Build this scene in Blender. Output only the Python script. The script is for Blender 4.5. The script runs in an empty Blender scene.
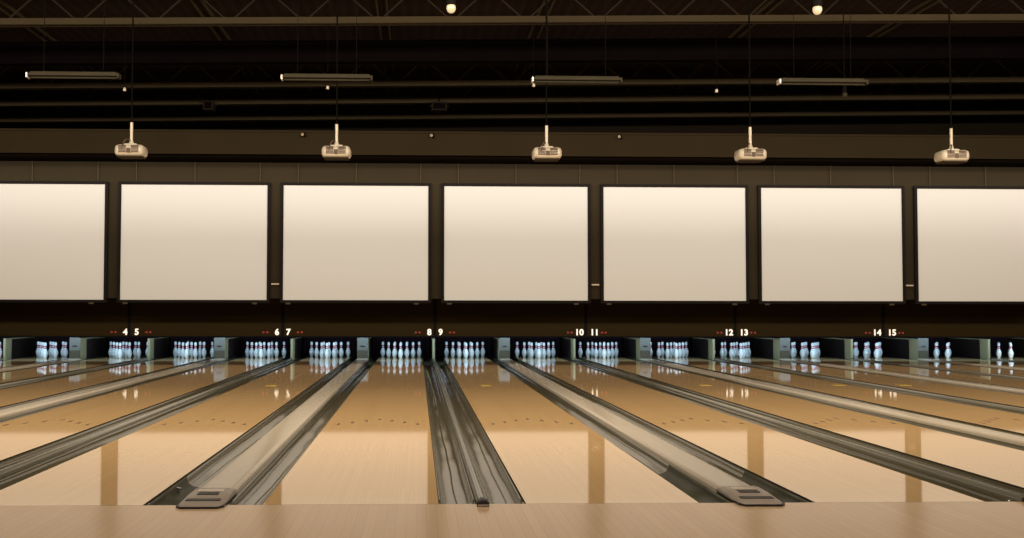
import bpy, bmesh, math, random
from mathutils import Matrix, Vector
random.seed(7)
SC = bpy.context.scene
COL = SC.collection
PI = math.pi

# ------------------------------------------------------------------ geometry of the alley (metres)
LANE_W = 1.066
CAP_N, CAP_W = 0.065, 0.262
GUT = 0.235
GN = 2*GUT + CAP_N
GW = 0.7218
GUTW = (GW - CAP_W)/2
P = 2*LANE_W + GN + GW            # one pair of lanes
X0 = 0.4019                        # the divider between lanes 8 and 9
FLOOR_Z = -0.13

def lane_x(n):
    if n % 2: return X0 + GN/2 + LANE_W/2 + ((n-9)//2)*P
    return X0 - GN/2 - LANE_W/2 + ((n-8)//2)*P
LANES = list(range(2, 18))

# ------------------------------------------------------------------ materials
def new_mat(name, color, rough=.6, metal=0., spec=.5, emit=None, estr=0., coat=0.):
    m = bpy.data.materials.new(name); m.use_nodes = True
    b = m.node_tree.nodes['Principled BSDF']
    b.inputs['Base Color'].default_value = (*color, 1)
    b.inputs['Roughness'].default_value = rough
    b.inputs['Metallic'].default_value = metal
    b.inputs['Specular IOR Level'].default_value = spec
    b.inputs['Coat Weight'].default_value = coat
    if emit:
        b.inputs['Emission Color'].default_value = (*emit, 1)
        b.inputs['Emission Strength'].default_value = estr
    return m

class NT:
    def __init__(s, m): s.t = m.node_tree; s.b = s.t.nodes['Principled BSDF']
    def n(s, typ, **kw):
        x = s.t.nodes.new(typ)
        for k, v in kw.items(): setattr(x, k, v)
        return x
    def l(s, a, b): s.t.links.new(a, b)
    def math(s, op, a, b=None, c=None):
        x = s.n('ShaderNodeMath', operation=op)
        for i, v in enumerate((a, b, c)):
            if v is None: continue
            if hasattr(v, 'is_linked'): s.l(v, x.inputs[i])
            else: x.inputs[i].default_value = v
        return x.outputs[0]
    def mix(s, f, a, b):
        x = s.n('ShaderNodeMix', data_type='RGBA')
        for sock, v in ((x.inputs[0], f), (x.inputs[6], a), (x.inputs[7], b)):
            if hasattr(v, 'is_linked'): s.l(v, sock)
            elif isinstance(v, tuple): sock.default_value = (*v, 1)
            else: sock.default_value = v
        return x.outputs[2]

def noisy(m, c1, c2, scale=6, bump=0., stretch=(1, 1, 1), detail=3, bdist=.01):
    t = NT(m); tc = t.n('ShaderNodeTexCoord'); mp = t.n('ShaderNodeMapping')
    mp.inputs['Scale'].default_value = stretch
    t.l(tc.outputs['Object'], mp.inputs[0])
    nz = t.n('ShaderNodeTexNoise'); nz.inputs['Scale'].default_value = scale; nz.inputs['Detail'].default_value = detail
    t.l(mp.outputs[0], nz.inputs['Vector'])
    t.l(t.mix(nz.outputs[0], c1, c2), t.b.inputs['Base Color'])
    if bump:
        bp = t.n('ShaderNodeBump'); bp.inputs['Strength'].default_value = bump; bp.inputs['Distance'].default_value = bdist
        t.l(nz.outputs[0], bp.inputs['Height']); t.l(bp.outputs[0], t.b.inputs['Normal'])
    return m

def wood(name, c1, c2, c3, rough, board=LANE_W/39, joint=.16, spec=.5, blen=2.4):
    m = new_mat(name, c1, rough, spec=spec); t = NT(m)
    tc = t.n('ShaderNodeTexCoord'); sp = t.n('ShaderNodeSeparateXYZ'); t.l(tc.outputs['Object'], sp.inputs[0])
    u = t.math('DIVIDE', sp.outputs[0], board); idx = t.math('FLOOR', u); fr = t.math('FRACT', u)
    w0 = t.n('ShaderNodeTexWhiteNoise', noise_dimensions='1D'); t.l(idx, w0.inputs['W'])
    v = t.math('ADD', t.math('DIVIDE', sp.outputs[1], blen), t.math('MULTIPLY', w0.outputs[0], 7.3))
    w1 = t.n('ShaderNodeTexWhiteNoise', noise_dimensions='2D')
    cb = t.n('ShaderNodeCombineXYZ'); t.l(idx, cb.inputs[0]); t.l(t.math('FLOOR', v), cb.inputs[1]); t.l(cb.outputs[0], w1.inputs['Vector'])
    base = t.mix(w1.outputs[0], c1, c2)
    mp = t.n('ShaderNodeMapping'); mp.inputs['Scale'].default_value = (70, 1.6, 1); t.l(tc.outputs['Object'], mp.inputs[0])
    nz = t.n('ShaderNodeTexNoise'); nz.inputs['Scale'].default_value = 1; nz.inputs['Detail'].default_value = 4; t.l(mp.outputs[0], nz.inputs['Vector'])
    base = t.mix(t.math('MULTIPLY', nz.outputs[0], .45), base, c3)
    e = t.math('ABSOLUTE', t.math('SUBTRACT', fr, .5))
    seam = t.math('MULTIPLY', t.math('GREATER_THAN', e, .455), joint*3)
    base = t.mix(seam, base, tuple(x*.35 for x in c3))
    t.l(base, t.b.inputs['Base Color'])
    return m

M = {}
M['lane'] = wood('lane_wood', (.535, .352, .176), (.495, .318, .150), (.42, .258, .115), .045, joint=.05, spec=.74)
M['approach'] = wood('approach_wood', (.47, .328, .196), (.435, .298, .175), (.37, .247, .142), .20, board=.057, joint=.05, spec=.4)
M['arrow'] = new_mat('arrow_inlay', (.05, .018, .008), .3, spec=.2)
M['yellow'] = new_mat('yellow_patch', (.72, .50, .08), .15)
M['gutter'] = new_mat('gutter_polymer', (.10, .09, .06), .12, spec=.6)
noisy(M['gutter'], (.056, .047, .026), (.085, .072, .043), 1.0, .08, (6, .8, 6), 4, .02)
M['cap'] = noisy(new_mat('cap_polymer', (.3, .26, .19), .22), (.30, .25, .185), (.345, .29, .22), 3, .05, (3, .6, 3))
M['cap_narrow'] = noisy(new_mat('narrow_cap_polymer', (.12, .11, .085), .16, spec=.6), (.10, .09, .068), (.17, .155, .12), 2.5, .12, (6, .8, 6))
M['dark_reflection'] = noisy(new_mat('dark_reflection_sheet', (.03, .03, .02), .45, spec=.25), (.030, .029, .017), (.042, .040, .025), 8)
M['nose'] = noisy(new_mat('nose_grey', (.36, .31, .25), .3), (.27, .225, .185), (.22, .18, .15), 30)
M['groove'] = new_mat('groove_dark', (.018, .013, .012), .4)
M['rubber'] = noisy(new_mat('black_rubber', (.010, .007, .009), .35), (.008, .006, .008), (.018, .013, .016), 20)
M['metal'] = new_mat('bright_metal', (.6, .58, .55), .25, 1.)
M['edge'] = new_mat('dark_edge', (.02, .015, .01), .5)
M['screen'] = new_mat('projection_cloth', (.25, .25, .25), .9, spec=.1, emit=(.215, .170, .122), estr=1.0)  # even glow stands in for projector light thrown on the cloth
M['frame'] = noisy(new_mat('screen_frame_black', (.006, .005, .005), .8, spec=.04), (.005, .004, .004), (.009, .007, .006), 12)
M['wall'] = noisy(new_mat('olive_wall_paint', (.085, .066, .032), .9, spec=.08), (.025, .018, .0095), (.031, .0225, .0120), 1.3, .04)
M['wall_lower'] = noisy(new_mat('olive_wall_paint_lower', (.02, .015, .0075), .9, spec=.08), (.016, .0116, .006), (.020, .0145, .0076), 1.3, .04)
M['dark_wall'] = noisy(new_mat('dark_wall_paint', (.012, .008, .006), .9, spec=.1), (.010, .007, .005), (.016, .010, .007), 1.5)
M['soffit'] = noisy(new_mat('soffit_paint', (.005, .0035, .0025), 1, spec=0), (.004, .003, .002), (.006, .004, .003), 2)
M['mask'] = noisy(new_mat('masking_laminate', (.055, .040, .016), .75, spec=.06), (.018, .0115, .0035), (.022, .0145, .0045), 2, 0, (.4, 1, 3))
M['black'] = noisy(new_mat('black_trim', (.004, .004, .005), .8, spec=.05), (.004, .004, .005), (.007, .007, .009), 9)
M['cream'] = noisy(new_mat('cream_panel', (.42, .38, .22), .5), (.26, .215, .115), (.31, .26, .14), 5)
M['kick_dark'] = noisy(new_mat('kickback_dark', (.012, .008, .007), .6, spec=.2), (.010, .006, .006), (.02, .010, .008), 5)
M['hatch'] = noisy(new_mat('grey_hatch', (.33, .36, .36), .45), (.10, .088, .074), (.13, .116, .098), 14)
M['brown'] = noisy(new_mat('brown_panel', (.10, .055, .03), .5), (.045, .033, .018), (.062, .045, .025), 14)
M['curtain'] = noisy(new_mat('pit_curtain_cloth', (.010, .005, .006), .95, spec=.05), (.008, .004, .005), (.014, .006, .008), 4, .2, (8, 1, .6))
M['numeral'] = new_mat('numeral_white', (.8, .76, .7), .5, emit=(1, .93, .84), estr=.5)
M['red'] = new_mat('red_marker', (.25, .012, .01), .6, emit=(.9, .06, .04), estr=.06)
M['steel'] = noisy(new_mat('joist_paint', (.13, .105, .06), .9, spec=.1), (.036, .027, .0145), (.048, .036, .020), 2)
M['steel_dim'] = noisy(new_mat('joist_web_paint', (.085, .065, .04), .9, spec=.05), (.016, .011, .008), (.022, .016, .011), 3)
M['girder'] = noisy(new_mat('girder_paint', (.012, .009, .010), 1, spec=0), (.003, .0022, .0025), (.005, .0035, .004), 2)
M['white_plastic'] = noisy(new_mat('white_plastic', (.78, .72, .62), .4), (.56, .49, .39), (.40, .34, .26), 14)
M['vent'] = new_mat('vent_brown', (.085, .05, .03), .7)
M['pole_dark'] = new_mat('pole_dark', (.004, .0035, .003), .9, spec=.02)
M['fixture'] = noisy(new_mat('fixture_paint', (.12, .10, .055), .8, spec=.1), (.017, .014, .008), (.025, .020, .012), 6)
M['lamp'] = new_mat('lamp_glass', (.15, .12, .08), .3, emit=(1, .76, .42), estr=.6)
M['lens'] = new_mat('lens_glass', (.02, .02, .03), .05)

def pin_material():
    m = new_mat('pin_plastic', (.86, .87, .88), .22, coat=.3); t = NT(m)
    tc = t.n('ShaderNodeTexCoord'); sp = t.n('ShaderNodeSeparateXYZ'); t.l(tc.outputs['Object'], sp.inputs[0]); z = sp.outputs[2]
    def band(a, b): return t.math('MULTIPLY', t.math('GREATER_THAN', z, a), t.math('LESS_THAN', z, b))
    f = t.math('ADD', band(.230, .254), band(.270, .294))
    t.l(t.mix(f, (.86, .87, .88), (.60, .012, .06)), t.b.inputs['Base Color'])
    return m
M['pin'] = pin_material()

def deck_material():
    m = new_mat('ceiling_deck', (.02, .012, .010), .85, spec=.1); t = NT(m)
    tc = t.n('ShaderNodeTexCoord'); sp = t.n('ShaderNodeSeparateXYZ'); t.l(tc.outputs['Object'], sp.inputs[0])
    fr = t.math('FRACT', t.math('DIVIDE', sp.outputs[0], .22))
    f = t.math('GREATER_THAN', fr, .55)
    t.l(t.mix(f, (.013, .0072, .0058), (.018, .0105, .0082)), t.b.inputs['Base Color'])
    bp = t.n('ShaderNodeBump'); bp.inputs['Strength'].default_value = 1; bp.inputs['Distance'].default_value = .05
    t.l(f, bp.inputs['Height']); t.l(bp.outputs[0], t.b.inputs['Normal'])
    return m
M['deck'] = deck_material()

# ------------------------------------------------------------------ mesh helpers
def nb(): return bmesh.new()
def box(bm, x0, x1, y0, y1, z0, z1, mi=0, bev=0.):
    r = bmesh.ops.create_cube(bm, size=1)
    vs = r['verts']
    for v in vs:
        v.co = Vector(((x0+x1)/2 + v.co.x*(x1-x0), (y0+y1)/2 + v.co.y*(y1-y0), (z0+z1)/2 + v.co.z*(z1-z0)))
    fs = {f for v in vs for f in v.link_faces}
    for f in fs: f.material_index = mi
    if bev:
        es = list({e for v in vs for e in v.link_edges})
        bmesh.ops.bevel(bm, geom=es, offset=bev, segments=2, affect='EDGES', profile=.5)
    return bm
def bar(bm, a, b, r=.01, seg=8, r2=None):
    a, b = Vector(a), Vector(b); d = b-a
    q = d.to_track_quat('Z', 'Y').to_matrix().to_4x4()
    bmesh.ops.create_cone(bm, cap_ends=True, segments=seg, radius1=r, radius2=r if r2 is None else r2, depth=d.length,
                          matrix=Matrix.Translation((a+b)/2) @ q)
    return bm
def lathe(bm, prof, seg=24, mi=0, z0=0):
    rings = []
    for z, r in prof:
        if r < 1e-5: rings.append([bm.verts.new((0, 0, z+z0))])
        else: rings.append([bm.verts.new((r*math.cos(2*PI*i/seg), r*math.sin(2*PI*i/seg), z+z0)) for i in range(seg)])
    for a, b in zip(rings, rings[1:]):
        for i in range(seg):
            j = (i+1) % seg
            if len(a) == 1 and len(b) == 1: continue
            if len(a) == 1: f = bm.faces.new((a[0], b[j], b[i]))
            elif len(b) == 1: f = bm.faces.new((a[i], a[j], b[0]))
            else: f = bm.faces.new((a[i], a[j], b[j], b[i]))
            f.material_index = mi; f.smooth = True
    for rg, fl in ((rings[0], True), (rings[-1], False)):
        if len(rg) > 1:
            f = bm.faces.new(list(reversed(rg)) if fl else rg); f.material_index = mi
    return bm
def extrude_profile(bm, prof, y0, y1, ny=1, smooth=True, wob=None):
    """closed (x, z) profile swept along Y"""
    rings = []
    for k in range(ny+1):
        y = y0 + (y1-y0)*k/ny
        rings.append([bm.verts.new((x, y, z + (wob(x, y, z) if wob else 0))) for x, z in prof])
    n = len(prof)
    for a, b in zip(rings, rings[1:]):
        for i in range(n):
            j = (i+1) % n
            f = bm.faces.new((a[i], a[j], b[j], b[i])); f.smooth = smooth
    bm.faces.new(list(reversed(rings[0]))); bm.faces.new(rings[-1])
    bmesh.ops.recalc_face_normals(bm, faces=bm.faces)
    return bm
def obj(name, bm, mats, parent=None, loc=(0, 0, 0)):
    bmesh.ops.recalc_face_normals(bm, faces=bm.faces)
    me = bpy.data.meshes.new(name); bm.to_mesh(me); bm.free()
    for m in (mats if isinstance(mats, (list, tuple)) else [mats]): me.materials.append(M[m])
    o = bpy.data.objects.new(name, me); COL.objects.link(o); o.location = loc
    if parent: o.parent = parent
    return o
def tag(o, label, cat, group=None):
    o['label'] = label; o['category'] = cat
    if group: o['group'] = group
    return o
def thing(name, label, cat, loc=(0, 0, 0), group=None):
    o = bpy.data.objects.new(name, None); COL.objects.link(o); o.location = loc; o.empty_display_size = .1
    return tag(o, label, cat, group)
def struct(name, bm, mats, loc=(0, 0, 0)):
    o = obj(name, bm, mats, None, loc); o['kind'] = 'structure'; return o
def dup(root, loc, label, group=None):
    r = root.copy(); COL.objects.link(r); r.location = loc; r['label'] = label
    if group: r['group'] = group
    for ch in list(root.children):
        c = ch.copy(); COL.objects.link(c); c.parent = r
        for g in list(ch.children):
            d = g.copy(); COL.objects.link(d); d.parent = c
    return r
def smooth(o, ang=40):
    for p in o.data.polygons: p.use_smooth = True
    try: o.data.set_sharp_from_angle(angle=math.radians(ang))
    except Exception: pass
    return o

# ------------------------------------------------------------------ the setting
XL, XR, YF, YB, ZC = -14.4, 19.2, -11.0, 20.6, 6.75
b = nb(); box(b, XL, XR, YF, -.004, FLOOR_Z-.2, 0, 0); box(b, XL, XR, -.004, YB, FLOOR_Z-.2, FLOOR_Z, 1)
struct('floor', b, ['approach', 'edge'])
b = nb(); box(b, XL, XR, YF, YB, ZC, ZC+.1)
for v in b.verts: v.co.z += .015*(v.co.x - 1.5)
struct('ceiling', b, 'deck')
b = nb(); box(b, XL, XR, YB, YB+.1, FLOOR_Z-.2, ZC+.34); struct('wall_back', b, 'dark_wall')
b = nb(); box(b, XL, XR, YF-.1, YF, FLOOR_Z-.2, ZC+.34); struct('wall_front', b, 'dark_wall')
b = nb(); box(b, XL-.1, XL, YF, YB, FLOOR_Z-.2, ZC+.34); struct('wall_left', b, 'dark_wall')
b = nb(); box(b, XR, XR+.1, YF, YB, FLOOR_Z-.2, ZC+.34); struct('wall_right', b, 'dark_wall')
# wall that carries the screens and the bulkhead above it
SY = 15.13
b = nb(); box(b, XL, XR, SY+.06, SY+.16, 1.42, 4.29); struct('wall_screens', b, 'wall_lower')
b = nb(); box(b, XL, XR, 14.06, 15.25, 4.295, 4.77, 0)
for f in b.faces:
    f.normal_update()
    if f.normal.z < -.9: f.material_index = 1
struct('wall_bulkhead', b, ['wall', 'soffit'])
b = nb(); box(b, XL, XR, 14.03, 14.06, 4.735, 4.775); struct('trim_1', b, 'wall')

# ------------------------------------------------------------------ naming of lanes
WORD = 'zero one two three four five six seven eight nine ten eleven twelve thirteen fourteen fifteen'.split()
def L(n):
    return {2: 'the leftmost lane', 3: 'the second leftmost lane', 16: 'the second rightmost lane', 17: 'the rightmost lane'}.get(n) or 'lane ' + WORD[n]
def WN(n): return WORD[n] if 0 < n < 16 else str(n)

# ------------------------------------------------------------------ lanes
LANE_END = 19.6
def lane_mesh():
    b = nb(); box(b, -LANE_W/2, LANE_W/2, 0, LANE_END, FLOOR_Z, 0, 0)
    for f in b.faces:
        f.normal_update()
        if abs(f.normal.x) > .9 or abs(f.normal.y) > .9: f.material_index = 2
    for i in range(-3, 4):
        x = i*LANE_W*5/39; y = 4.80 - .155*abs(i)
        vs = [b.verts.new(p) for p in ((x-.016, y-.075, .0006), (x+.016, y-.075, .0006), (x+.018, y-.02, .0006), (x, y+.085, .0006), (x-.018, y-.02, .0006))]
        f = b.faces.new(vs); f.material_index = 1
    # row of small dots nearer the foul line
    me = bpy.data.meshes.new('bowling_lane')
    for f in b.faces:
        f.normal_update()
        if f.material_index == 1 and f.normal.z < 0: f.normal_flip()
    b.to_mesh(me); b.free()
    for k in ('lane', 'arrow', 'edge'): me.materials.append(M[k])
    return me
lme = lane_mesh()
for n in LANES:
    o = bpy.data.objects.new('bowling_lane', lme); COL.objects.link(o); o.location = (lane_x(n), 0, 0)
    lab = 'glossy tan plank bowling lane with dark arrow marks, ' + ('leading to sign ' + WORD[n] if n in range(4, 16) else L(n))
    tag(o, lab, 'bowling lane', 'bowling lanes side by side')
    for nn, dx in ((7, -.08), (9, -.12), (11, -.05), (12, .3), (13, -.25)):  # small flat yellow patch on some of the lanes
        if nn == n:
            b = nb(); box(b, dx-.08, dx+.08, 9.56, 9.76, 0.0002, .0012)
            obj('yellow_mark', b, 'yellow', o)['label'] = 'small yellow mark on the lane'

# ------------------------------------------------------------------ gutters
def gutter_mesh(w, seed):
    rnd = random.Random(seed)
    h = w/2 - .003
    ph = [rnd.uniform(0, 6.28) for _ in range(4)]
    prof = [(-h, FLOOR_Z+.001), (-h, -.012), (-h+.012, -.012)]
    ri = h-.012
    for k in range(1, 14):
        a = PI*k/14
        prof.append((-ri*math.cos(a), -.012 - .082*math.sin(a)**.85))
    prof += [(h-.012, -.012), (h, -.012), (h, FLOOR_Z+.001)]
    def wob(x, y, z):
        if z > -.02 or z < FLOOR_Z+.01: return 0
        return .0022*math.sin(2.1*y+ph[0]+9*x) + .0016*math.sin(4.7*y+ph[1]-14*x) + .0009*math.sin(9.3*y+ph[2]+20*x)
    b = nb(); extrude_profile(b, prof, .0, 19.9, 90, True, wob)
    me = bpy.data.meshes.new('gutter'); b.to_mesh(me); b.free(); me.materials.append(M['gutter'])
    return me
gm = {('n', -1): gutter_mesh(GUT, 3), ('n', 1): gutter_mesh(GUT, 5), ('w', -1): gutter_mesh(GUTW, 8), ('w', 1): gutter_mesh(GUTW, 12)}
for n in LANES:
    for s in (-1, 1):
        # odd lanes: narrow divider on their left, wide one on their right
        kind = 'n' if (n % 2 == 1) == (s == -1) else 'w'
        w = GUT if kind == 'n' else GUTW
        o = bpy.data.objects.new('gutter', gm[(kind, s)]); COL.objects.link(o)
        o.location = (lane_x(n) + s*(LANE_W/2 + w/2), 0, 0)
        tag(o, 'dark glossy trough gutter along the %s side of %s' % ('left' if s < 0 else 'right', L(n)), 'gutter', 'gutters beside the lanes')
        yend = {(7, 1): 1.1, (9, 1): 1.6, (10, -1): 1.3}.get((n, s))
        if yend:  # thin dark sheet added to imitate the dark reflection in these near ends
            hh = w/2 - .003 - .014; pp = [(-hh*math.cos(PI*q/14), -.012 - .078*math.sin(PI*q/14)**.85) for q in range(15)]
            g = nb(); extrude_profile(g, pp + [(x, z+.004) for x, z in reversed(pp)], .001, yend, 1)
            obj('front_reflection_sheet', g, 'dark_reflection', o)['label'] = 'dark sheet standing in for a dark reflection at the gutter front'
        if n == 7 and s == 1:
            g = nb(); bar(g, (-.075, .74, -.07), (-.07, .74, -.03), .010, 12); bar(g, (-.071, .74, -.034), (-.069, .74, -.024), .018, 12)
            obj('bolt', g, 'metal', o)['label'] = 'small bright bolt'

# ------------------------------------------------------------------ dividers between lanes
CAPTOP = .026
def wide_cap():
    t = thing('divider', '', 'lane divider')
    w = CAP_W/2
    prof = [(-w, FLOOR_Z+.001), (-w, .004), (-w+.006, .017), (-w+.022, .024), (-w+.05, .026), (w-.05, .026), (w-.022, .024), (w-.006, .017), (w, .004), (w, FLOOR_Z+.001)]
    b = nb(); extrude_profile(b, prof, .40, 17.945, 8); smooth(obj('capping', b, 'cap', t), 50)
    # rounded nose reaching over the foul line
    b = nb()
    def sec(y, hw, zt, zb):
        pts = []
        for x, z in ((-hw, zb), (-hw, zt*.45), (-hw+.012, zt*.85), (-hw+.035, zt), (hw-.035, zt), (hw-.012, zt*.85), (hw, zt*.45), (hw, zb)):
            pts.append(b.verts.new((x, y, z)))
        return pts
    secs = [sec(.42, w, .027, .0021), sec(.34, w+.002, .044, .0021), sec(.17, w+.004, .040, .0021), sec(.0, w+.006, .027, .0021), sec(-.07, w+.004, .019, .0021), sec(-.105, w-.008, .014, .0021), sec(-.118, w-.03, .010, .0021)]
    for a, c in zip(secs, secs[1:]):
        for i in range(7): b.faces.new((a[i], a[i+1], c[i+1], c[i]))
    b.faces.new(secs[0]); b.faces.new(list(reversed(secs[-1])))
    for a, c in zip(secs, secs[1:]): b.faces.new((a[7], a[0], c[0], c[7]))
    no = smooth(obj('nose', b, 'nose', t), 45)
    for y0, y1, z, hw in ((.13, .21, .0395, .066), (-.012, .05, .0275, .104)):
        b = nb(); box(b, -hw, hw, y0, y1, z-.006, z+.0035, 0, .003); obj('groove', b, 'groove', no)['label'] = 'dark slot across the nose'
    b = nb(); box(b, -.085, .085, .225, .30, .036, .0445, 0, .003); obj('ridge', b, 'cap', no)
    b = nb(); pr = []
    for x, y in ((-w-.012, .02), (-w-.012, -.08), (-w+.02, -.128), (w-.02, -.128), (w+.012, -.08), (w+.012, .02)): pr.append((x, y))
    lo = [b.verts.new((x, y, .0003)) for x, y in pr]; hi = [b.verts.new((x, y, .012)) for x, y in pr]
    for i in range(6): b.faces.new((lo[i], lo[(i+1) % 6], hi[(i+1) % 6], hi[i]))
    b.faces.new(list(reversed(lo))); b.faces.new(hi)
    obj('rubber_base', b, 'rubber', t)['label'] = 'black rubber base of the nose'
    b = nb(); box(b, -w, w, .0, .42, FLOOR_Z+.001, .002); obj('core', b, 'edge', t)
    return t
def narrow_cap():
    t = thing('divider', '', 'lane divider')
    w = CAP_N/2
    prof = [(-w, FLOOR_Z+.001), (-w, -.006)]
    for k in range(1, 10):
        a = PI*k/10; prof.append((-w*math.cos(a), -.004 + .032*math.sin(a)))
    prof += [(w, -.006), (w, FLOOR_Z+.001)]
    b = nb(); extrude_profile(b, prof, .0, 17.945, 12); smooth(obj('capping', b, 'cap_narrow', t), 50)
    b = nb(); prof2 = [(-w-.004, .0004), (-w-.004, .016)]
    for k in range(1, 8):
        a = PI*k/8; prof2.append((-(w+.004)*math.cos(a), .016 + .020*math.sin(a)))
    prof2 += [(w+.004, .016), (w+.004, .0004)]
    extrude_profile(b, prof2, -.095, -.001, 1); pl = obj('end_plug', b, 'rubber', t); pl['label'] = 'black end plug'
    b = nb(); bar(b, (0, -.004, .024), (0, .02, .032), .006, 10); obj('screw', b, 'metal', t)
    b = nb(); bar(b, (0, .055, .0265), (0, .055, .0292), .010, 12); obj('screw', b, 'groove', t)['label'] = 'dark screw head'
    b = nb(); box(b, -w-.002, w+.002, -.097, -.09, .004, .014, 0); obj('plug_rim', b, 'nose', pl)['label'] = 'pale rim of the plug'
    return t
wc, ncap = wide_cap(), narrow_cap()
firstw = firstn = True
for k in range(-4, 5):
    x = X0 + P/2 + k*P; l, r = 9 + 2*k, 10 + 2*k
    if l in LANES or r in LANES:
        lab = 'broad pale grey capped divider between lanes %s and %s' % (WN(l), WN(r))
        if l == 3: lab = 'broad pale grey capped divider just left of lane four'
        if l == 15: lab = 'broad pale grey capped divider just right of lane fifteen'
        if l == 17: lab = 'broad pale grey capped divider at the far right picture edge'
        if l < 2: continue
        if firstw: wc.location = (x, 0, 0); wc['label'] = lab; wc['group'] = 'broad lane dividers'; firstw = False
        else: dup(wc, (x, 0, 0), lab, 'broad lane dividers')
for k in range(-4, 5):
    x = X0 + k*P; l, r = 8 + 2*k, 9 + 2*k
    if l in LANES and r in LANES:
        lab = 'narrow dark rounded divider between lanes %s and %s' % (WN(l), WN(r))
        if l == 2: lab = 'narrow dark rounded divider at the far left picture edge'
        if l == 16: lab = 'narrow dark rounded divider two dividers right of lane fifteen'
        if firstn: ncap.location = (x, 0, 0); ncap['label'] = lab; ncap['group'] = 'narrow lane dividers'; firstn = False
        else: dup(ncap, (x, 0, 0), lab, 'narrow lane dividers')

# ------------------------------------------------------------------ kickbacks (walls between the pin decks)
KY0, KY1, KZ = 17.95, 19.9, .485
def kick(wd, wide):
    t = thing('kickback', '', 'partition'); w = wd/2; KY0 = 17.95 if wide else 18.08; FS = .45 if wide else .36
    b = nb(); box(b, -w+.004, w-.004, KY0+FS, KY1, FLOOR_Z+.001, KZ-.02); obj('side_panel', b, 'kick_dark', t)
    b = nb(); box(b, -w+.002, w-.002, KY0+.02, KY0+FS, FLOOR_Z+.001, KZ-.02, 0, .004); obj('front_section', b, 'cream', t)['label'] = 'cream front section'
    b = nb(); box(b, -w-.004, w+.004, KY0+.02, KY1, KZ-.02, KZ, 0, .004); obj('top_rail', b, 'cream', t)['label'] = 'thin cream top rail'
    if wide:
        b = nb(); box(b, -w+.004, w-.004, KY0-.0, KY0+.02, .215, KZ+.03, 0, .006); h = obj('hatch', b, 'hatch', t); h['label'] = 'pale grey hatch'
        b = nb(); box(b, -.05, .05, KY0-.014, KY0, .30, .33, 0, .004); obj('handle', b, 'groove', h)
        b = nb(); box(b, -w+.004, w-.004, KY0-.0, KY0+.02, .028, .213, 0, .006); obj('kick_plate', b, 'brown', t)['label'] = 'brown lower plate'
    else:
        b = nb(); bar(b, (0, KY0+.02, .03), (0, KY0+.02, KZ-.0), w-.002, 14); obj('front_post', b, 'cream', t)
    return t
kw, kn = kick(CAP_W, True), kick(CAP_N, False)
fw = fn = True
for k in range(-4, 5):
    x = X0 + P/2 + k*P; l, r = 9 + 2*k, 10 + 2*k
    if l >= 3 and l <= 17:
        lab = 'low partition with grey hatch between the pins of lanes %s and %s' % (WN(l), WN(r))
        if l == 3: lab = 'low partition with grey hatch left of the lane four pins'
        if l == 15: lab = 'low partition with grey hatch right of the lane fifteen pins'
        if l == 17: lab = 'low partition with grey hatch at the far right picture edge'
        if fw: kw.location = (x, 0, 0); kw['label'] = lab; kw['group'] = 'partitions with grey hatches'; fw = False
        else: dup(kw, (x, 0, 0), lab, 'partitions with grey hatches')
    x = X0 + k*P; l, r = 8 + 2*k, 9 + 2*k
    if l >= 2 and l <= 16:
        lab = 'thin cream edged partition between the pins of lanes %s and %s' % (WN(l), WN(r))
        if l == 2: lab = 'thin cream edged partition at the far left picture edge'
        if l == 16: lab = 'thin cream edged partition second right of the lane fifteen pins'
        if fn: kn.location = (x, 0, 0); kn['label'] = lab; kn['group'] = 'thin partitions between pin decks'; fn = False
        else: dup(kn, (x, 0, 0), lab, 'thin partitions between pin decks')

# pit curtains
cur = None
for n in LANES:
    if n == 2: continue
    lab = 'dark cloth pit curtain behind the pins of ' + L(n)
    loc = (lane_x(n), 20.0, FLOOR_Z)
    if cur is None:
        b = nb(); N = 60
        top, bot = [], []
        hw = LANE_W/2 + .2
        for i in range(N+1):
            x = -hw + 2*hw*i/N; y = .015*math.sin(i*1.15)
            top.append((x, y)); 
        prof = top + [(x, y+.012) for x, y in reversed(top)]
        lo = [b.verts.new((x, y, .001)) for x, y in prof]; hi = [b.verts.new((x, y, 1.5)) for x, y in prof]
        m_ = len(prof)
        for i in range(m_): b.faces.new((lo[i], lo[(i+1) % m_], hi[(i+1) % m_], hi[i]))
        for i in range(N):
            j = m_-1-i
            b.faces.new((lo[i], lo[i+1], lo[j-1], lo[j])); b.faces.new((hi[i], hi[i+1], hi[j-1], hi[j]))
        cur = obj('pit_curtain', b, 'curtain', None, loc); tag(cur, lab, 'curtain', 'curtains behind the pins')
    else:
        c = cur.copy(); COL.objects.link(c); c.location = loc; c['label'] = lab

# ------------------------------------------------------------------ bowling pins
PROF = [(0, .0258), (.004, .0290), (.019, .0358), (.038, .0425), (.057, .0497), (.086, .0567), (.114, .0605), (.132, .0598), (.149, .0570),
        (.167, .0510), (.184, .0440), (.201, .0370), (.219, .0308), (.238, .0256), (.254, .0230), (.270, .0232), (.286, .0252), (.300, .0278),
        (.320, .0312), (.335, .0324), (.350, .0316), (.362, .0280), (.371, .0224), (.377, .0150), (.3805, .0070), (.381, 0)]
b = nb(); lathe(b, PROF, 24)
pme = bpy.data.meshes.new('bowling_pin'); b.to_mesh(pme); b.free(); pme.materials.append(M['pin'])
ROWS = [(0, 0, 'front centre head pin'), (1, -.5, 'second row left pin'), (1, .5, 'second row right pin'),
        (2, -1, 'third row left pin'), (2, 0, 'third row middle pin'), (2, 1, 'third row right pin'),
        (3, -1.5, 'back row far left pin'), (3, -.5, 'back row inner left pin'), (3, .5, 'back row inner right pin'), (3, 1.5, 'back row far right pin')]
SKIP = set()
PIN_Y = 18.52
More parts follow.
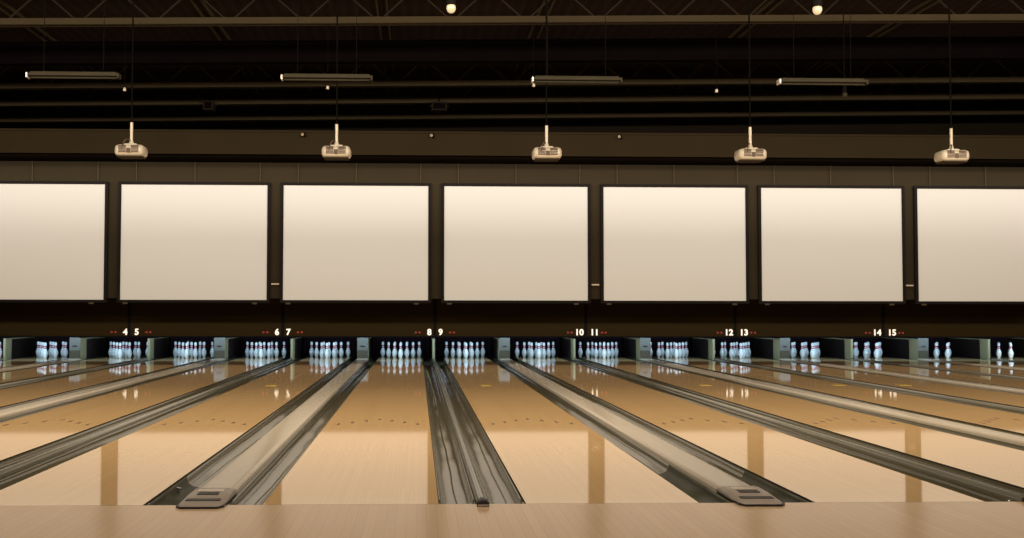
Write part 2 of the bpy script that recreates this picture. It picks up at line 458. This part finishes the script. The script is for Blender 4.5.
for n in LANES:
    for i, (row, dx, nm) in enumerate(ROWS):
        if (n, i) in SKIP: continue
        o = bpy.data.objects.new('bowling_pin', pme); COL.objects.link(o)
        o.location = (lane_x(n) + dx*.3048, PIN_Y + row*.264, 0.0003)
        tag(o, 'white red banded bowling pin, %s, %s' % (nm, L(n)), 'bowling pin', 'bowling pins racked on ' + L(n))

# ------------------------------------------------------------------ masking panels with lane numbers
MY = 16.42
MZ0 = .565
proto = None
for k in range(-4, 5):
    xa, xb = X0 + (k-1)*P, X0 + k*P; l, r = 7 + 2*k, 8 + 2*k
    if xb < -8 or xa > 16: continue
    lab = 'dark brown masking panel above the pins of lanes %s and %s' % (WN(l), WN(r))
    if l == 3: lab = 'dark brown masking panel left of sign five above lane four'
    if l == 15: lab = 'dark brown masking panel right of sign fourteen above lane fifteen'
    if l == 17: lab = 'dark brown masking panel at the far right picture edge'
    loc = ((xa+xb)/2, MY, MZ0)
    if proto is None:
        t = thing('masking_panel', lab, 'wall panel', loc, 'masking panels above the pins')
        h = P/2 - .03
        b = nb(); box(b, -h, h, 0, .04, .03, 1.05, 0, .004); obj('panel', b, 'mask', t)
        b = nb(); box(b, -P/2+.001, P/2-.001, -.004, .05, 0, .03, 0, .004); obj('bottom_trim', b, 'black', t)['label'] = 'black bottom trim'
        for s in (-1, 1):
            xx = s*(P/2 - .015)
            b = nb(); box(b, xx-.0145, xx+.0145, -.008, .05, .031, 1.05); obj('edge_post', b, 'black', t)['label'] = 'black edge post'
        b = nb(); box(b, P/2-.035, P/2-.005, .04, 2.4, .10, .16); box(b, P/2-.035, P/2-.005, 2.1, 2.4, -(MZ0-KZ)+.001, .101); obj('support_arm', b, 'black', t)
        proto = t
    else: dup(proto, loc, lab)

def text_mesh(s, size, bold):
    cu = bpy.data.curves.new('numeral', 'FONT'); cu.body = s; cu.size = size; cu.extrude = .004; cu.offset = bold
    cu.align_x = 'CENTER'; cu.align_y = 'CENTER'; cu.resolution_u = 4; cu.space_character = 1.08
    o = bpy.data.objects.new('numeral', cu); COL.objects.link(o)
    bpy.context.view_layer.update()
    me = bpy.data.meshes.new_from_object(o.evaluated_get(bpy.context.evaluated_depsgraph_get()))
    bpy.data.objects.remove(o); bpy.data.curves.remove(cu)
    me.name = 'numeral'; me.transform(Matrix.Rotation(PI/2, 4, 'X')); me.materials.clear(); me.materials.append(M['numeral'])
    return me
for n in range(4, 16):
    s = -1 if n % 2 == 0 else 1
    seam = X0 + ((n-8)//2)*P if n % 2 == 0 else X0 + ((n-9)//2)*P
    off = .125 if n < 10 else .172
    t = thing('lane_number_sign', 'white lane number %s with two red marks on the dark masking' % WORD[n], 'sign', (seam + s*off + (.045 if n < 6 else .025 if n > 9 else 0), MY-.0045, .678), 'lane number signs')
    me = text_mesh(str(n), .185, .0075)
    o = bpy.data.objects.new('numeral', me); COL.objects.link(o); o.parent = t
    for j in (0, 1):
        xx = s*(.375 - off + (j-.5)*.085 * 1)
        b = nb()
        # a small red pennant pointing towards the number
        pts = [(xx - s*.032, 0), (xx + s*.026, .026), (xx + s*.026, -.026)]
        lo = [b.verts.new((x, -.003, z)) for x, z in pts]; hi = [b.verts.new((x, .003, z)) for x, z in pts]
        for i in range(3): b.faces.new((lo[i], lo[(i+1) % 3], hi[(i+1) % 3], hi[i]))
        b.faces.new(lo); b.faces.new(list(reversed(hi)))
        obj('red_mark', b, 'red', t)['label'] = 'small red pointer'

# ------------------------------------------------------------------ projection screens
SW, SB, ST = 3.05, 1.3839, 3.8039
scr = None
NAMES = {0: 'at the far left, mostly left of sign four', 1: 'above lanes five and six', 2: 'above lanes seven and eight', 3: 'above lanes nine and ten',
         4: 'above lanes eleven and twelve', 5: 'above lanes thirteen and fourteen', 6: 'at the far right, right of sign fifteen'}
SCX = [X0 + (i-2.5)*P for i in range(0, 7)]
for i, x in enumerate(SCX):
    lab = 'blank cream projection screen ' + NAMES[i]
    loc = (x, SY, SB)
    if scr is None:
        t = thing('projection_screen', lab, 'projection screen', loc, 'projection screens in a row')
        h, H = SW/2, ST-SB
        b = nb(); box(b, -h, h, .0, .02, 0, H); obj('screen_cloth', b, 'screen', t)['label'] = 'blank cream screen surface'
        b = nb(); fw_ = .062
        box(b, -h-fw_, h+fw_, -.02, .045, H, H+fw_, 0, .006); box(b, -h-fw_, h+fw_, -.02, .045, -fw_, 0, 0, .006)
        box(b, -h-fw_, -h, -.02, .045, -.001, H+.001, 0); box(b, h, h+fw_, -.02, .045, -.001, H+.001, 0)
        obj('frame', b, 'frame', t)
        for xx in (-h+.11, h-.25):
            b = nb(); box(b, xx-.05, xx+.05, -.035, .0, -fw_-.03, -fw_+.006, 0, .006); obj('clip', b, 'steel', t)['label'] = 'small pale clip under the frame'
        for xx in (-h+.3, 0, h-.16):
            b = nb(); bar(b, (xx, .02, H+fw_-.002), (xx, .02, 4.29-SB), .009, 6); obj('hanger', b, 'steel', t)['label'] = 'thin hanging rod'
        scr = t
    else: dup(scr, loc, lab)
# small pale bars on the wall between screens
wb = None
for i, nm in ((1, 'first and second numbered lane pairs'), (3, ''), (5, '')):
    x = (SCX[i] + SCX[i+1])/2
    lab = {1: 'small pale bar on the wall between screens above lanes six and seven', 3: 'small pale bar on the wall between screens above lanes ten and eleven',
           5: 'small pale bar on the wall right of the screen above lane fourteen'}[i]
    b = nb(); box(b, -.085, .085, -.03, .0, -.016, .016, 0, .005)
    o = obj('wall_bar', b, 'cap', None, (x, SY+.0595, 1.72)); tag(o, lab, 'wall fixture', 'pale bars between screens')

# ------------------------------------------------------------------ projectors on poles
JZ = 6.0
SLOPE = .015
def roof(x): return SLOPE*(x - 1.5)      # the roof rises a little to the right
def projector():
    t = thing('projector', '', 'projector')
    b = nb()
    box(b, -.235, .235, -.17, .17, -.01, .175, 0, .06)
    smooth(obj('body', b, 'white_plastic', t), 50)
    for s in (-1, 1):
        b = nb()
        for j in range(5): box(b, s*.10-.06, s*.10+.06, -.178, -.162, .042+.024*j, .058+.024*j)
        obj('vent', b, 'vent', t)['label'] = 'brown vent slots'
    b = nb(); box(b, -.032, .032, -.18, -.16, .035, .11, 0, .006); obj('socket_panel', b, 'vent', t)
    b = nb(); box(b, -.20, .20, -.14, .14, -.028, -.009, 0, .008); obj('base_plate', b, 'steel', t)
    b = nb(); bar(b, (.09, .16, .09), (.09, .215, .09), .045, 20); obj('lens', b, 'lens', t)['label'] = 'dark glass lens'
    b = nb(); box(b, -.10, .10, -.08, .08, .17, .20, 0, .01); bar(b, (0, 0, .19), (0, 0, .25), .045, 16, .03); obj('mount', b, 'white_plastic', t)
    b = nb(); bar(b, (0, 0, .22), (0, 0, .55), .024, 16); obj('sleeve', b, 'white_plastic', t)['label'] = 'white pole sleeve'
    b = nb(); bar(b, (0, 0, .55), (0, 0, ZC-3.70-.05), .013, 12); obj('pole', b, 'pole_dark', t)['label'] = 'dark upper pole'
    # a cable looping from the back of the body up to the sleeve
    b = nb(); prev = None
    for j in range(13):
        a = j/12; p = (-.11 + .09*a, -.17 + .15*a + -.03*math.sin(PI*a), .10 + .20*a + .05*math.sin(PI*a*1.2))
        if prev: bar(b, prev, p, .009, 8)
        prev = p
    obj('cable', b, 'vent', t)
    return t
pj = projector(); first = True
PX = [(-3, 'left edge of the alley above lane four'), ]
PJL = {-2: 'above lanes five and six', -1: 'above lanes seven and eight', 0: 'above lanes nine and ten', 1: 'above lanes eleven and twelve', 2: 'above lanes thirteen and fourteen'}
for k, w_ in PJL.items():
    x = X0 + P/2 + k*P + (-.03 if k == -1 else .03); loc = (x, 10.3, 3.67)
    lab = 'white ceiling projector on a pole ' + w_
    if first: pj.location = loc; pj['label'] = lab; pj['group'] = 'projectors hanging in a row'; first = False
    else: dup(pj, loc, lab, 'projectors hanging in a row')


def joist(y, label, depth=.66, dx=.62, ph=0., ch=.12, wm='steel'):
    t = thing('ceiling_joist', label, 'ceiling joist', (0, y, JZ + roof(0)), 'open web ceiling joists'); t.rotation_euler = (0, -math.atan(SLOPE), 0)
    b = nb(); box(b, XL+.05, XR-.05, -.085, -.012, 0, .012); box(b, XL+.05, XR-.05, -.024, -.012, 0, ch)
    box(b, XL+.05, XR-.05, .012, .085, 0, .012); box(b, XL+.05, XR-.05, .012, .024, 0, ch); obj('bottom_chord', b, 'steel', t)
    b = nb(); box(b, XL+.05, XR-.05, -.07, .07, depth-.05, depth-.035); box(b, XL+.05, XR-.05, -.024, -.012, depth-.12, depth-.035); obj('top_chord', b, 'steel_dim', t)
    b = nb(); x = XL+.1+ph; up = True
    while x+dx < XR-.1:
        a, c = (x, 0, .04), (x+dx, 0, depth-.06)
        if not up: a, c = (x, 0, depth-.06), (x+dx, 0, .04)
        bar(b, a, c, .016, 6); x += dx; up = not up
    obj('web', b, wm, t)
    return t
joist(10.6, 'olive steel open web joist along the very top of the picture', wm='steel_dim')
joist(15.35, 'olive steel open web joist just behind the row of strip lights', ph=.2)
joist(17.15, 'olive steel open web joist next above the bulkhead', ph=.35, ch=.16)
joist(19.1, 'rearmost dark open web joist, lowest behind the bulkhead', ph=.1)
b = nb(); box(b, XL+.05, XR-.05, 12.9, 13.1, -.06, -.04); box(b, XL+.05, XR-.05, 12.99, 13.01, -.04, .34); box(b, XL+.05, XR-.05, 12.9, 13.1, .34, .36)
o = tag(obj('ceiling_girder', b, 'girder', None, (0, 0, JZ + roof(0))), 'black solid steel girder between the two front joists', 'ceiling girder'); o.rotation_euler = (0, -math.atan(SLOPE), 0)
# paired bridging bars running front to back
for i, (x, nm) in enumerate(((-7.4, 'far left'), (-3.9, 'left of the second projector'), (-.65, 'left of the top lamp'), (2.35, 'above the third projector'), (6.5, 'left of the fourth projector'), (9.4, 'at the right'))):
    b = nb()
    for dx in (-.09, .09): box(b, x+dx-.018, x+dx+.018, 5.0, 19.05, 6.69+roof(x), 6.745+roof(x))
    tag(obj('bridging_bar', b, 'steel'), 'pair of thin bars under the roof deck running lengthwise, ' + nm, 'bridging bars', 'bridging bars under the roof deck')

# ------------------------------------------------------------------ strip lights (switched off)
def reach(root, names, z0):
    # stretch the hanging rods so that they end at the sloping deck
    top = ZC + roof(root.location.x) - .006 - root.location.z
    for c in root.children:
        if c.name.split('.')[0] in names:
            zs = [v.co.z for v in c.data.vertices]; lo, hi = min(zs), max(zs)
            k = (top - lo)/(hi - lo); c.scale.z = k; c.location.z = lo - k*lo
def strip():
    t = thing('strip_light', '', 'ceiling light'); h = .61
    b = nb(); box(b, -h, h, -.06, .06, 0, .035, 0, .006); box(b, -h+.03, h-.03, -.03, .03, .035, .06, 0, .006); obj('housing', b, 'fixture', t)
    for s in (-1, 1):
        b = nb(); box(b, s*h-.012, s*h+.012, -.062, .062, -.028, .04, 0, .005); obj('end_cap', b, 'cap' if s < 0 else 'fixture', t)
        b = nb(); bar(b, (s*.4, 0, .055), (s*.4, 0, ZC-4.36-.003), .004, 6); obj('hanger_rod', b, 'pole_dark', t)
    b = nb(); bar(b, (-h+.02, 0, -.018), (h-.02, 0, -.018), .014, 10); obj('tube', b, 'fixture', t)
    return t
st = strip(); first = True
SL = {-2: 'furthest left', -1: 'above the second projector', 0: 'above and right of the third projector', 1: 'furthest right'}
for k, nm in SL.items():
    loc = (X0 + P/2 + k*P*1.01 + .09, 7.53, 4.335); lab = 'long unlit olive strip light under the ceiling, ' + nm
    if first: st.location = loc; st['label'] = lab; st['group'] = 'unlit strip lights'; first = False
    else: dup(st, loc, lab, 'unlit strip lights')

for o in [x for x in COL.objects if x.get('category') in ('projector', 'ceiling light')]: reach(o, ('pole', 'hanger_rod'), 0)
# two small lit lamps at the top
def lamp():
    t = thing('ceiling_lamp', '', 'ceiling lamp')
    b = nb(); lathe(b, [(0, 0), (.008, .026), (.025, .045), (.055, .056), (.085, .054), (.10, .046)], 20); smooth(obj('bulb', b, 'lamp', t))['label'] = 'glowing cream bulb'
    b = nb(); lathe(b, [(.095, .05), (.10, .062), (.19, .05), (.20, .02)], 20); obj('shade', b, 'pole_dark', t)
    b = nb(); bar(b, (0, 0, .195), (0, 0, ZC-4.74-.03), .008, 8); obj('stem', b, 'pole_dark', t)
    return t
lp = lamp(); lp.location = (.40, 5.8, 4.74); lp['label'] = 'small glowing cream lamp at the top, left of centre'; lp['group'] = 'glowing top lamps'
dup(lp, (4.85, 5.8, 4.77), 'small glowing amber lamp at the top, right of centre')

# small white heads by the projector poles, and on the bulkhead edge
hd = None
for x, y, z, nm in ((-4.86, 10.6, 4.80, 'by the leftmost projector pole'), (-1.50, 10.6, 4.86, 'by the second projector pole'),
                    (1.95, 10.6, 4.93, 'by the third projector pole'), (5.05, 10.6, 4.86, 'left of the fourth projector pole')):
    lab = 'tiny pale ceiling spot head ' + nm
    if hd is None:
        t = thing('spot_head', lab, 'ceiling spot', (x, y, z), 'tiny ceiling spots')
        b = nb(); lathe(b, [(0, .018), (.01, .026), (.05, .022), (.06, .01)], 14); obj('head', b, 'white_plastic', t)
        b = nb(); bar(b, (0, 0, .055), (0, 0, ZC-4.86-.09), .005, 8); obj('stem', b, 'pole_dark', t)
        hd = t
    else: dup(hd, (x, y, z), lab)
se = None
for x, nm in ((-2.27, 'above lane seven'), (.31, 'above the gap between lanes eight and nine'), (4.10, 'above lane eleven')):
    lab = 'small dark wall spot on the bulkhead edge ' + nm
    loc = (x, 14.028, 4.66)
    if se is None:
        t = thing('wall_spot', lab, 'wall spot', loc, 'small spots on the bulkhead edge')
        b = nb(); box(b, -.03, .03, -.05, .0015, -.02, .06, 0, .008); obj('housing', b, 'pole_dark', t)
        b = nb(); bar(b, (-.03, -.075, .02), (-.03, -.045, .03), .03, 12); obj('face', b, 'cap', t)['label'] = 'pale face'
        se = t
    else: dup(se, loc, lab)
for x, y, z, w, h, nm in ((.50, 17.1, 5.79, .36, .20, 'boxy dark fixture under the joist above lane nine'), (-4.80, 17.1, 5.76, .24, .22, 'boxy dark fixture under the joist above lane six')):
    t = thing('box_fixture', nm, 'ceiling fixture', (x, y, z), 'boxy dark ceiling fixtures')
    b = nb(); box(b, -w/2, w/2, -.15, .15, 0, h-.0, 0, .02); obj('housing', b, 'steel_dim', t)
    b = nb(); box(b, -w/2-.05, w/2+.05, -.02, .02, h*.5, h*.65, 0, .004); obj('bracket', b, 'steel_dim', t)
    b = nb(); bar(b, (0, 0, h-.002), (0, 0, ZC + roof(x) - z - .004), .012, 8); obj('hanger_rod', b, 'pole_dark', t)
    b = nb(); box(b, -w/2+.04, w/2-.04, -.155, -.148, .03, h-.04); obj('grille', b, 'girder', t)
# winged fixture at the upper right
t = thing('winged_fixture', 'dark hanging fixture with two pale wing flaps at the upper right', 'ceiling fixture', (6.98, 10.0, 4.76))
b = nb(); bar(b, (0, 0, -.02), (0, 0, .16), .035, 14); obj('hub', b, 'pole_dark', t)
for s in (-1, 1):
    b = nb(); bm_ = b
    vs = [(s*.03, -.07, .15), (s*.24, -.05, .125), (s*.24, .05, .125), (s*.03, .07, .15)]
    lo = [b.verts.new((x, y, z-.012)) for x, y, z in vs]; hi = [b.verts.new((x, y, z)) for x, y, z in vs]
    for i in range(4): b.faces.new((lo[i], lo[(i+1) % 4], hi[(i+1) % 4], hi[i]))
    b.faces.new(lo); b.faces.new(hi)
    obj('wing', b, 'cap', t)['label'] = 'pale wing flap'
b = nb(); bar(b, (.0, 0, .15), (0, 0, ZC+roof(6.98)-4.76-.003), .009, 8); obj('hanger_rod', b, 'pole_dark', t)
b = nb(); box(b, -.035, .035, -.035, .035, -.09, -.02, 0, .01); obj('sensor', b, 'fixture', t)

# ------------------------------------------------------------------ lights
def area(name, loc, rot, sx, sy, power, color, spread=PI):
    l = bpy.data.lights.new(name, 'AREA'); l.shape = 'RECTANGLE'; l.size = sx; l.size_y = sy; l.energy = power; l.color = color; l.spread = spread
    o = bpy.data.objects.new(name, l); COL.objects.link(o); o.location = loc; o.rotation_euler = rot
    return o
XM = (XL+XR)/2
# rotation about X by +a tips the light's -Z axis towards +Y
area('lane_lamps', (XM, 3.0, 5.38), (math.radians(52), 0, 0), 30, .6, 2900, (1, .86, .66))
area('approach_lamps', (XM, -3.5, 5.4), (math.radians(8), 0, 0), 30, .5, 1150, (1, .86, .68))
area('wall_wash_lamps', (XM, 14.12, 4.22), (math.radians(30), 0, 0), 30, .06, 580, (1, .905, .785))
area('pin_lamps', (XM, 17.25, .86), (math.radians(62), 0, 0), 30, .10, 400, (.50, .78, 1))

w = bpy.data.worlds.new('world'); SC.world = w; w.use_nodes = True
w.node_tree.nodes['Background'].inputs[0].default_value = (.012, .009, .007, 1)
w.node_tree.nodes['Background'].inputs[1].default_value = .3

# ------------------------------------------------------------------ camera
yaw, pitch, roll = .0309, .0361, -.0016
def R(ax, a):
    c, s = math.cos(a), math.sin(a)
    return {'z': Matrix(((c, -s, 0), (s, c, 0), (0, 0, 1))), 'x': Matrix(((1, 0, 0), (0, c, s), (0, -s, c))), 'y': Matrix(((c, 0, -s), (0, 1, 0), (s, 0, c)))}[ax]
Mw = R('y', roll) @ R('x', pitch) @ R('z', yaw)
right, fwd, up = Mw[0], Mw[1], Mw[2]
cam = bpy.data.cameras.new('camera'); co = bpy.data.objects.new('camera', cam); COL.objects.link(co)
m4 = Matrix(((right[0], up[0], -fwd[0], 0), (right[1], up[1], -fwd[1], -6.2032), (right[2], up[2], -fwd[2], 1.1822), (0, 0, 0, 1)))
co.matrix_world = m4
cam.sensor_width = 36; cam.sensor_fit = 'HORIZONTAL'; cam.lens = 36*1010.36/1024
cam.shift_x = (512-448.32)/1024; cam.shift_y = (273.39-269)/1024
cam.clip_start = .05; cam.clip_end = 200
SC.camera = co
SC.view_settings.view_transform = 'Standard'; SC.view_settings.look = 'None'; SC.view_settings.exposure = 0; SC.view_settings.gamma = 1
SC.view_settings.use_curve_mapping = False
try:
    SC.cycles.use_denoising = True; SC.cycles.max_bounces = 8; SC.cycles.sample_clamp_indirect = 6; SC.cycles.caustics_reflective = False
except Exception: pass
